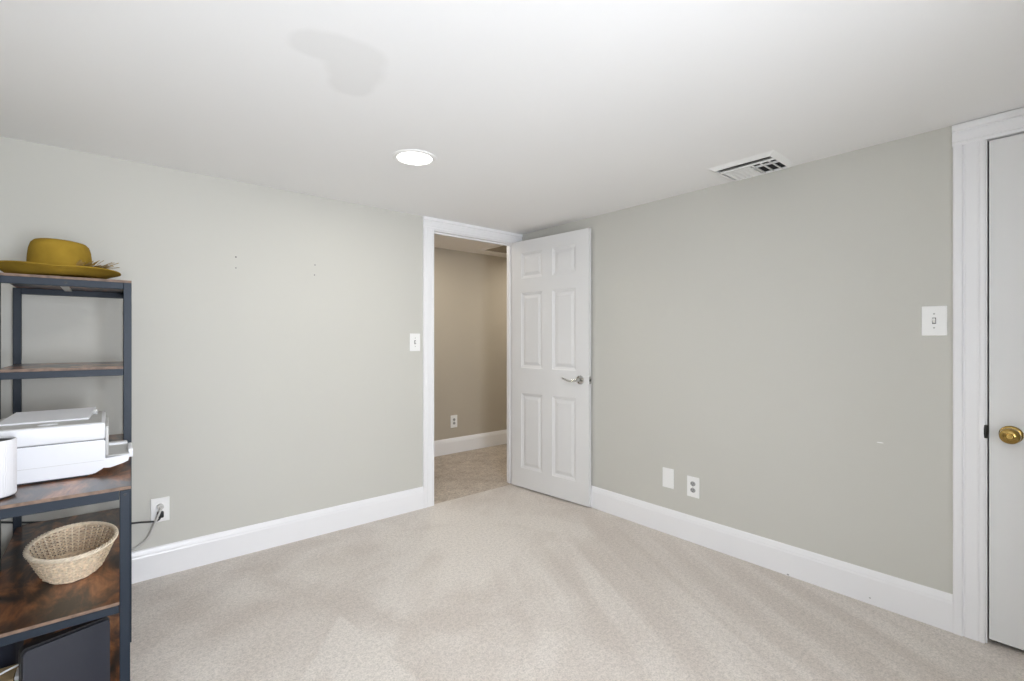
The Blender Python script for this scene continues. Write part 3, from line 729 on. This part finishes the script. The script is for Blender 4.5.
obj('dark_top', MB().lathe([(.001, .163), (.050, .163), (.0555, .165), (.0555, .142), (.001, .142)], (0, 0, 0), 48, cap0=False, cap1=False), M_BLACKPLASTIC, cn, local=True, smooth=True)
obj('base_ring', MB().lathe([(.056, 0), (.058, .007)], (0, 0, 0), 48), M_BLACKPLASTIC, cn, local=True, smooth=True)

# ------------------------------------------------------------------ wicker basket
BC = (-2.812, -.722, MID)
bk = thing('wicker_basket', 'oval natural wicker basket on the rustic middle board', 'basket', BC)
BH = .096
def wall_r(q):
    """semi axes of the basket wall at height fraction q."""
    f = q ** .85
    return .079 + (.118 - .079) * f, .150 + (.191 - .150) * f
NS = 34
m = MB()
for k in range(NS):
    a = 2*PI*k/NS; pts = []
    for j in range(9):
        q = j / 8; rx, ry = wall_r(q); pts.append(((rx-.002)*math.cos(a), (ry-.002)*math.sin(a), .004 + (BH - .006) * q))
    m.tube(pts, .0026, 6)
obj('stakes', m, M_WICKERPALE, bk, local=True, smooth=True)
m = MB(); rows = 16
for r_ in range(rows):
    q = (r_ + .5) / rows; rx, ry = wall_r(q); pts = []; M_ = NS * 6
    for k in range(M_):
        a = 2*PI*k/M_; off = .0032 * math.cos(NS / 2 * a * 1.0 + (PI if r_ % 2 else 0))
        pts.append(((rx + off)*math.cos(a), (ry + off)*math.sin(a), .004 + (BH - .008) * q + .0006 * math.sin(5*a + r_)))
    m.tube(pts, .0028, 6, closed=True)
obj('weave', m, M_WICKER, bk, local=True, smooth=True)
m = MB()
for ph in range(4):
    pts = []
    for k in range(220):
        a = 2*PI*k/220; w_ = 16*a + ph*PI/2
        pts.append(((.120 + .0055*math.cos(w_))*math.cos(a), (.193 + .0055*math.cos(w_))*math.sin(a), BH + .0050*math.sin(w_)))
    m.tube(pts, .0028, 6, closed=True)
obj('braided_rim', m, M_WICKERPALE, bk, local=True, smooth=True)
m = MB()
for r_ in range(22):
    s = (r_ + .6) / 22; pts = []
    for k in range(72):
        a = 2*PI*k/72; pts.append((.080*s*math.cos(a), .151*s*math.sin(a), .0045 + .001*math.cos(12*a + PI*r_)))
    m.tube(pts, .0036, 6, closed=True)
obj('base_weave', m, M_WICKER, bk, local=True, smooth=True)

# ------------------------------------------------------------------ things on the lowest shelf
LZ = LOW
lt = thing('laptop', 'dark slate laptop standing on its edge on the lowest shelf', 'laptop', (-2.815, -1.015, LZ), math.atan2(.059, .194))
def round_slab(wd, ht_, th, r, y0=0):
    poly = []
    for cx, cz, a0 in ((wd/2 - r, r, -PI/2), (wd/2 - r, ht_ - r, 0), (-wd/2 + r, ht_ - r, PI/2), (-wd/2 + r, r, PI)):
        for k in range(7):
            a = a0 + PI/2 * k/6; poly.append((cx + r*math.cos(a), cz + r*math.sin(a)))
    m = MB().prism(poly, lambda u, v, s: (u, s, v), y0, y0 + th)
    return m
m = round_slab(.206, .240, .007, .014, -.022)
bmesh.ops.bevel(m.bm, geom=[e_ for e_ in m.bm.edges if abs(e_.verts[0].co.y - e_.verts[1].co.y) < 1e-6], offset=.0015, segments=2, affect='EDGES')
obj('lid', m, M_LAPTOP, lt, local=True, smooth=True)
m = round_slab(.210, .246, .026, .012, -.012); obj('base', m, M_BLACKPLASTIC, lt, local=True, smooth=True)

t = thing('box', 'small tan cardboard box behind the white cable on the lowest shelf', 'box', (-2.968, -.86, LZ))
m = MB().box(-2.999, -2.945, -.90, -.80, LZ, LZ + .088, .001, 1); obj('carton', m, M_TAN, t)
obj('carton_flap', MB().box(-2.998, -2.946, -.901, -.846, LZ + .088, LZ + .090), M_TAN, t)
t = tag(obj('storage_pouch', MB().box(-3.004, -2.960, -.70, -.48, LZ, LZ + .150, .012, 3), M_NAVY, smooth=True, loc=(-2.98, -.6, LZ)), 'navy black pouch at the back left of the lowest shelf', 'pouch')
t = thing('plastic_tub', 'pale green tub beside the dark laptop on the lowest shelf', 'tub', (-2.925, -.875, LZ))
obj('tub', MB().box(-2.940, -2.908, -.905, -.845, LZ, LZ + .085, .004, 2), M_PALEGREEN, t, smooth=True)
obj('tub_lid', MB().box(-2.942, -2.906, -.907, -.843, LZ + .085, LZ + .097, .003, 2), M_CABLEWHITE, t, smooth=True)
pts = [(-3.004, -.925, LZ + .085), (-2.992, -.922, LZ + .118), (-2.970, -.920, LZ + .128), (-2.945, -.920, LZ + .136), (-2.928, -.922, LZ + .140), (-2.921, -.924, LZ + .132), (-2.920, -.924, LZ + .100), (-2.918, -.922, LZ + .050), (-2.918, -.922, LZ + .004)]
def smooth_path(p, n=8):
    p = [Vector(q) for q in p]; out = []
    for i in range(len(p) - 1):
        a, b, c, d = p[max(i-1, 0)], p[i], p[i+1], p[min(i+2, len(p)-1)]
        for k in range(n):
            t_ = k / n
            out.append(.5*((2*b) + (-a + c)*t_ + (2*a - 5*b + 4*c - d)*t_**2 + (-a + 3*b - 3*c + d)*t_**3))
    out.append(p[-1]); return out
tag(obj('charging_cable', MB().tube(smooth_path(pts), .0030, 8), M_CABLEWHITE, smooth=True, loc=(-2.918, -.922, LZ)), 'white cable looped over the lowest shelf left of the laptop', 'cable')

# ------------------------------------------------------------------ power cords at the outlet
pc = thing('power_cord', 'grey white power cord plugged into the upper socket beside the rack', 'power cord', (-2.508, 0, .3))
m = MB(); fnB = plate_axes('B'); disc(m, fnB, -2.508, .3625, .0145, .0075, .026, 20); obj('plug', m, M_CORDWHITE, pc, smooth=True)
pts = [(-2.508, -.022, .3625), (-2.509, -.040, .352), (-2.520, -.046, .325), (-2.537, -.044, .280), (-2.556, -.034, .230), (-2.585, -.026, .196), (-2.618, -.024, .176), (-2.650, -.024, .168), (-2.700, -.026, .166)]
obj('cord', MB().tube(smooth_path(pts), .0052, 8), M_CORDWHITE, pc, smooth=True)
pc = thing('power_cord', 'black power cord plugged into the lower socket beside the rack', 'power cord', (-2.508, 0, .28))
m = MB(); pbox(m, fnB, -2.522, -2.494, .0075, .030, .306, .338, .005); obj('plug', m, M_CORDBLACK, pc, smooth=True)
pts = [(-2.508, -.026, .318), (-2.514, -.034, .304), (-2.530, -.036, .297), (-2.545, -.032, .298), (-2.590, -.026, .304), (-2.640, -.022, .310), (-2.74, -.02, .335), (-2.86, -.02, .372), (-2.985, -.02, .400), (-3.045, -.02, .415), (-3.085, -.02, .425)]
obj('cord', MB().tube(smooth_path(pts), .0046, 8), M_CORDBLACK, pc, smooth=True)
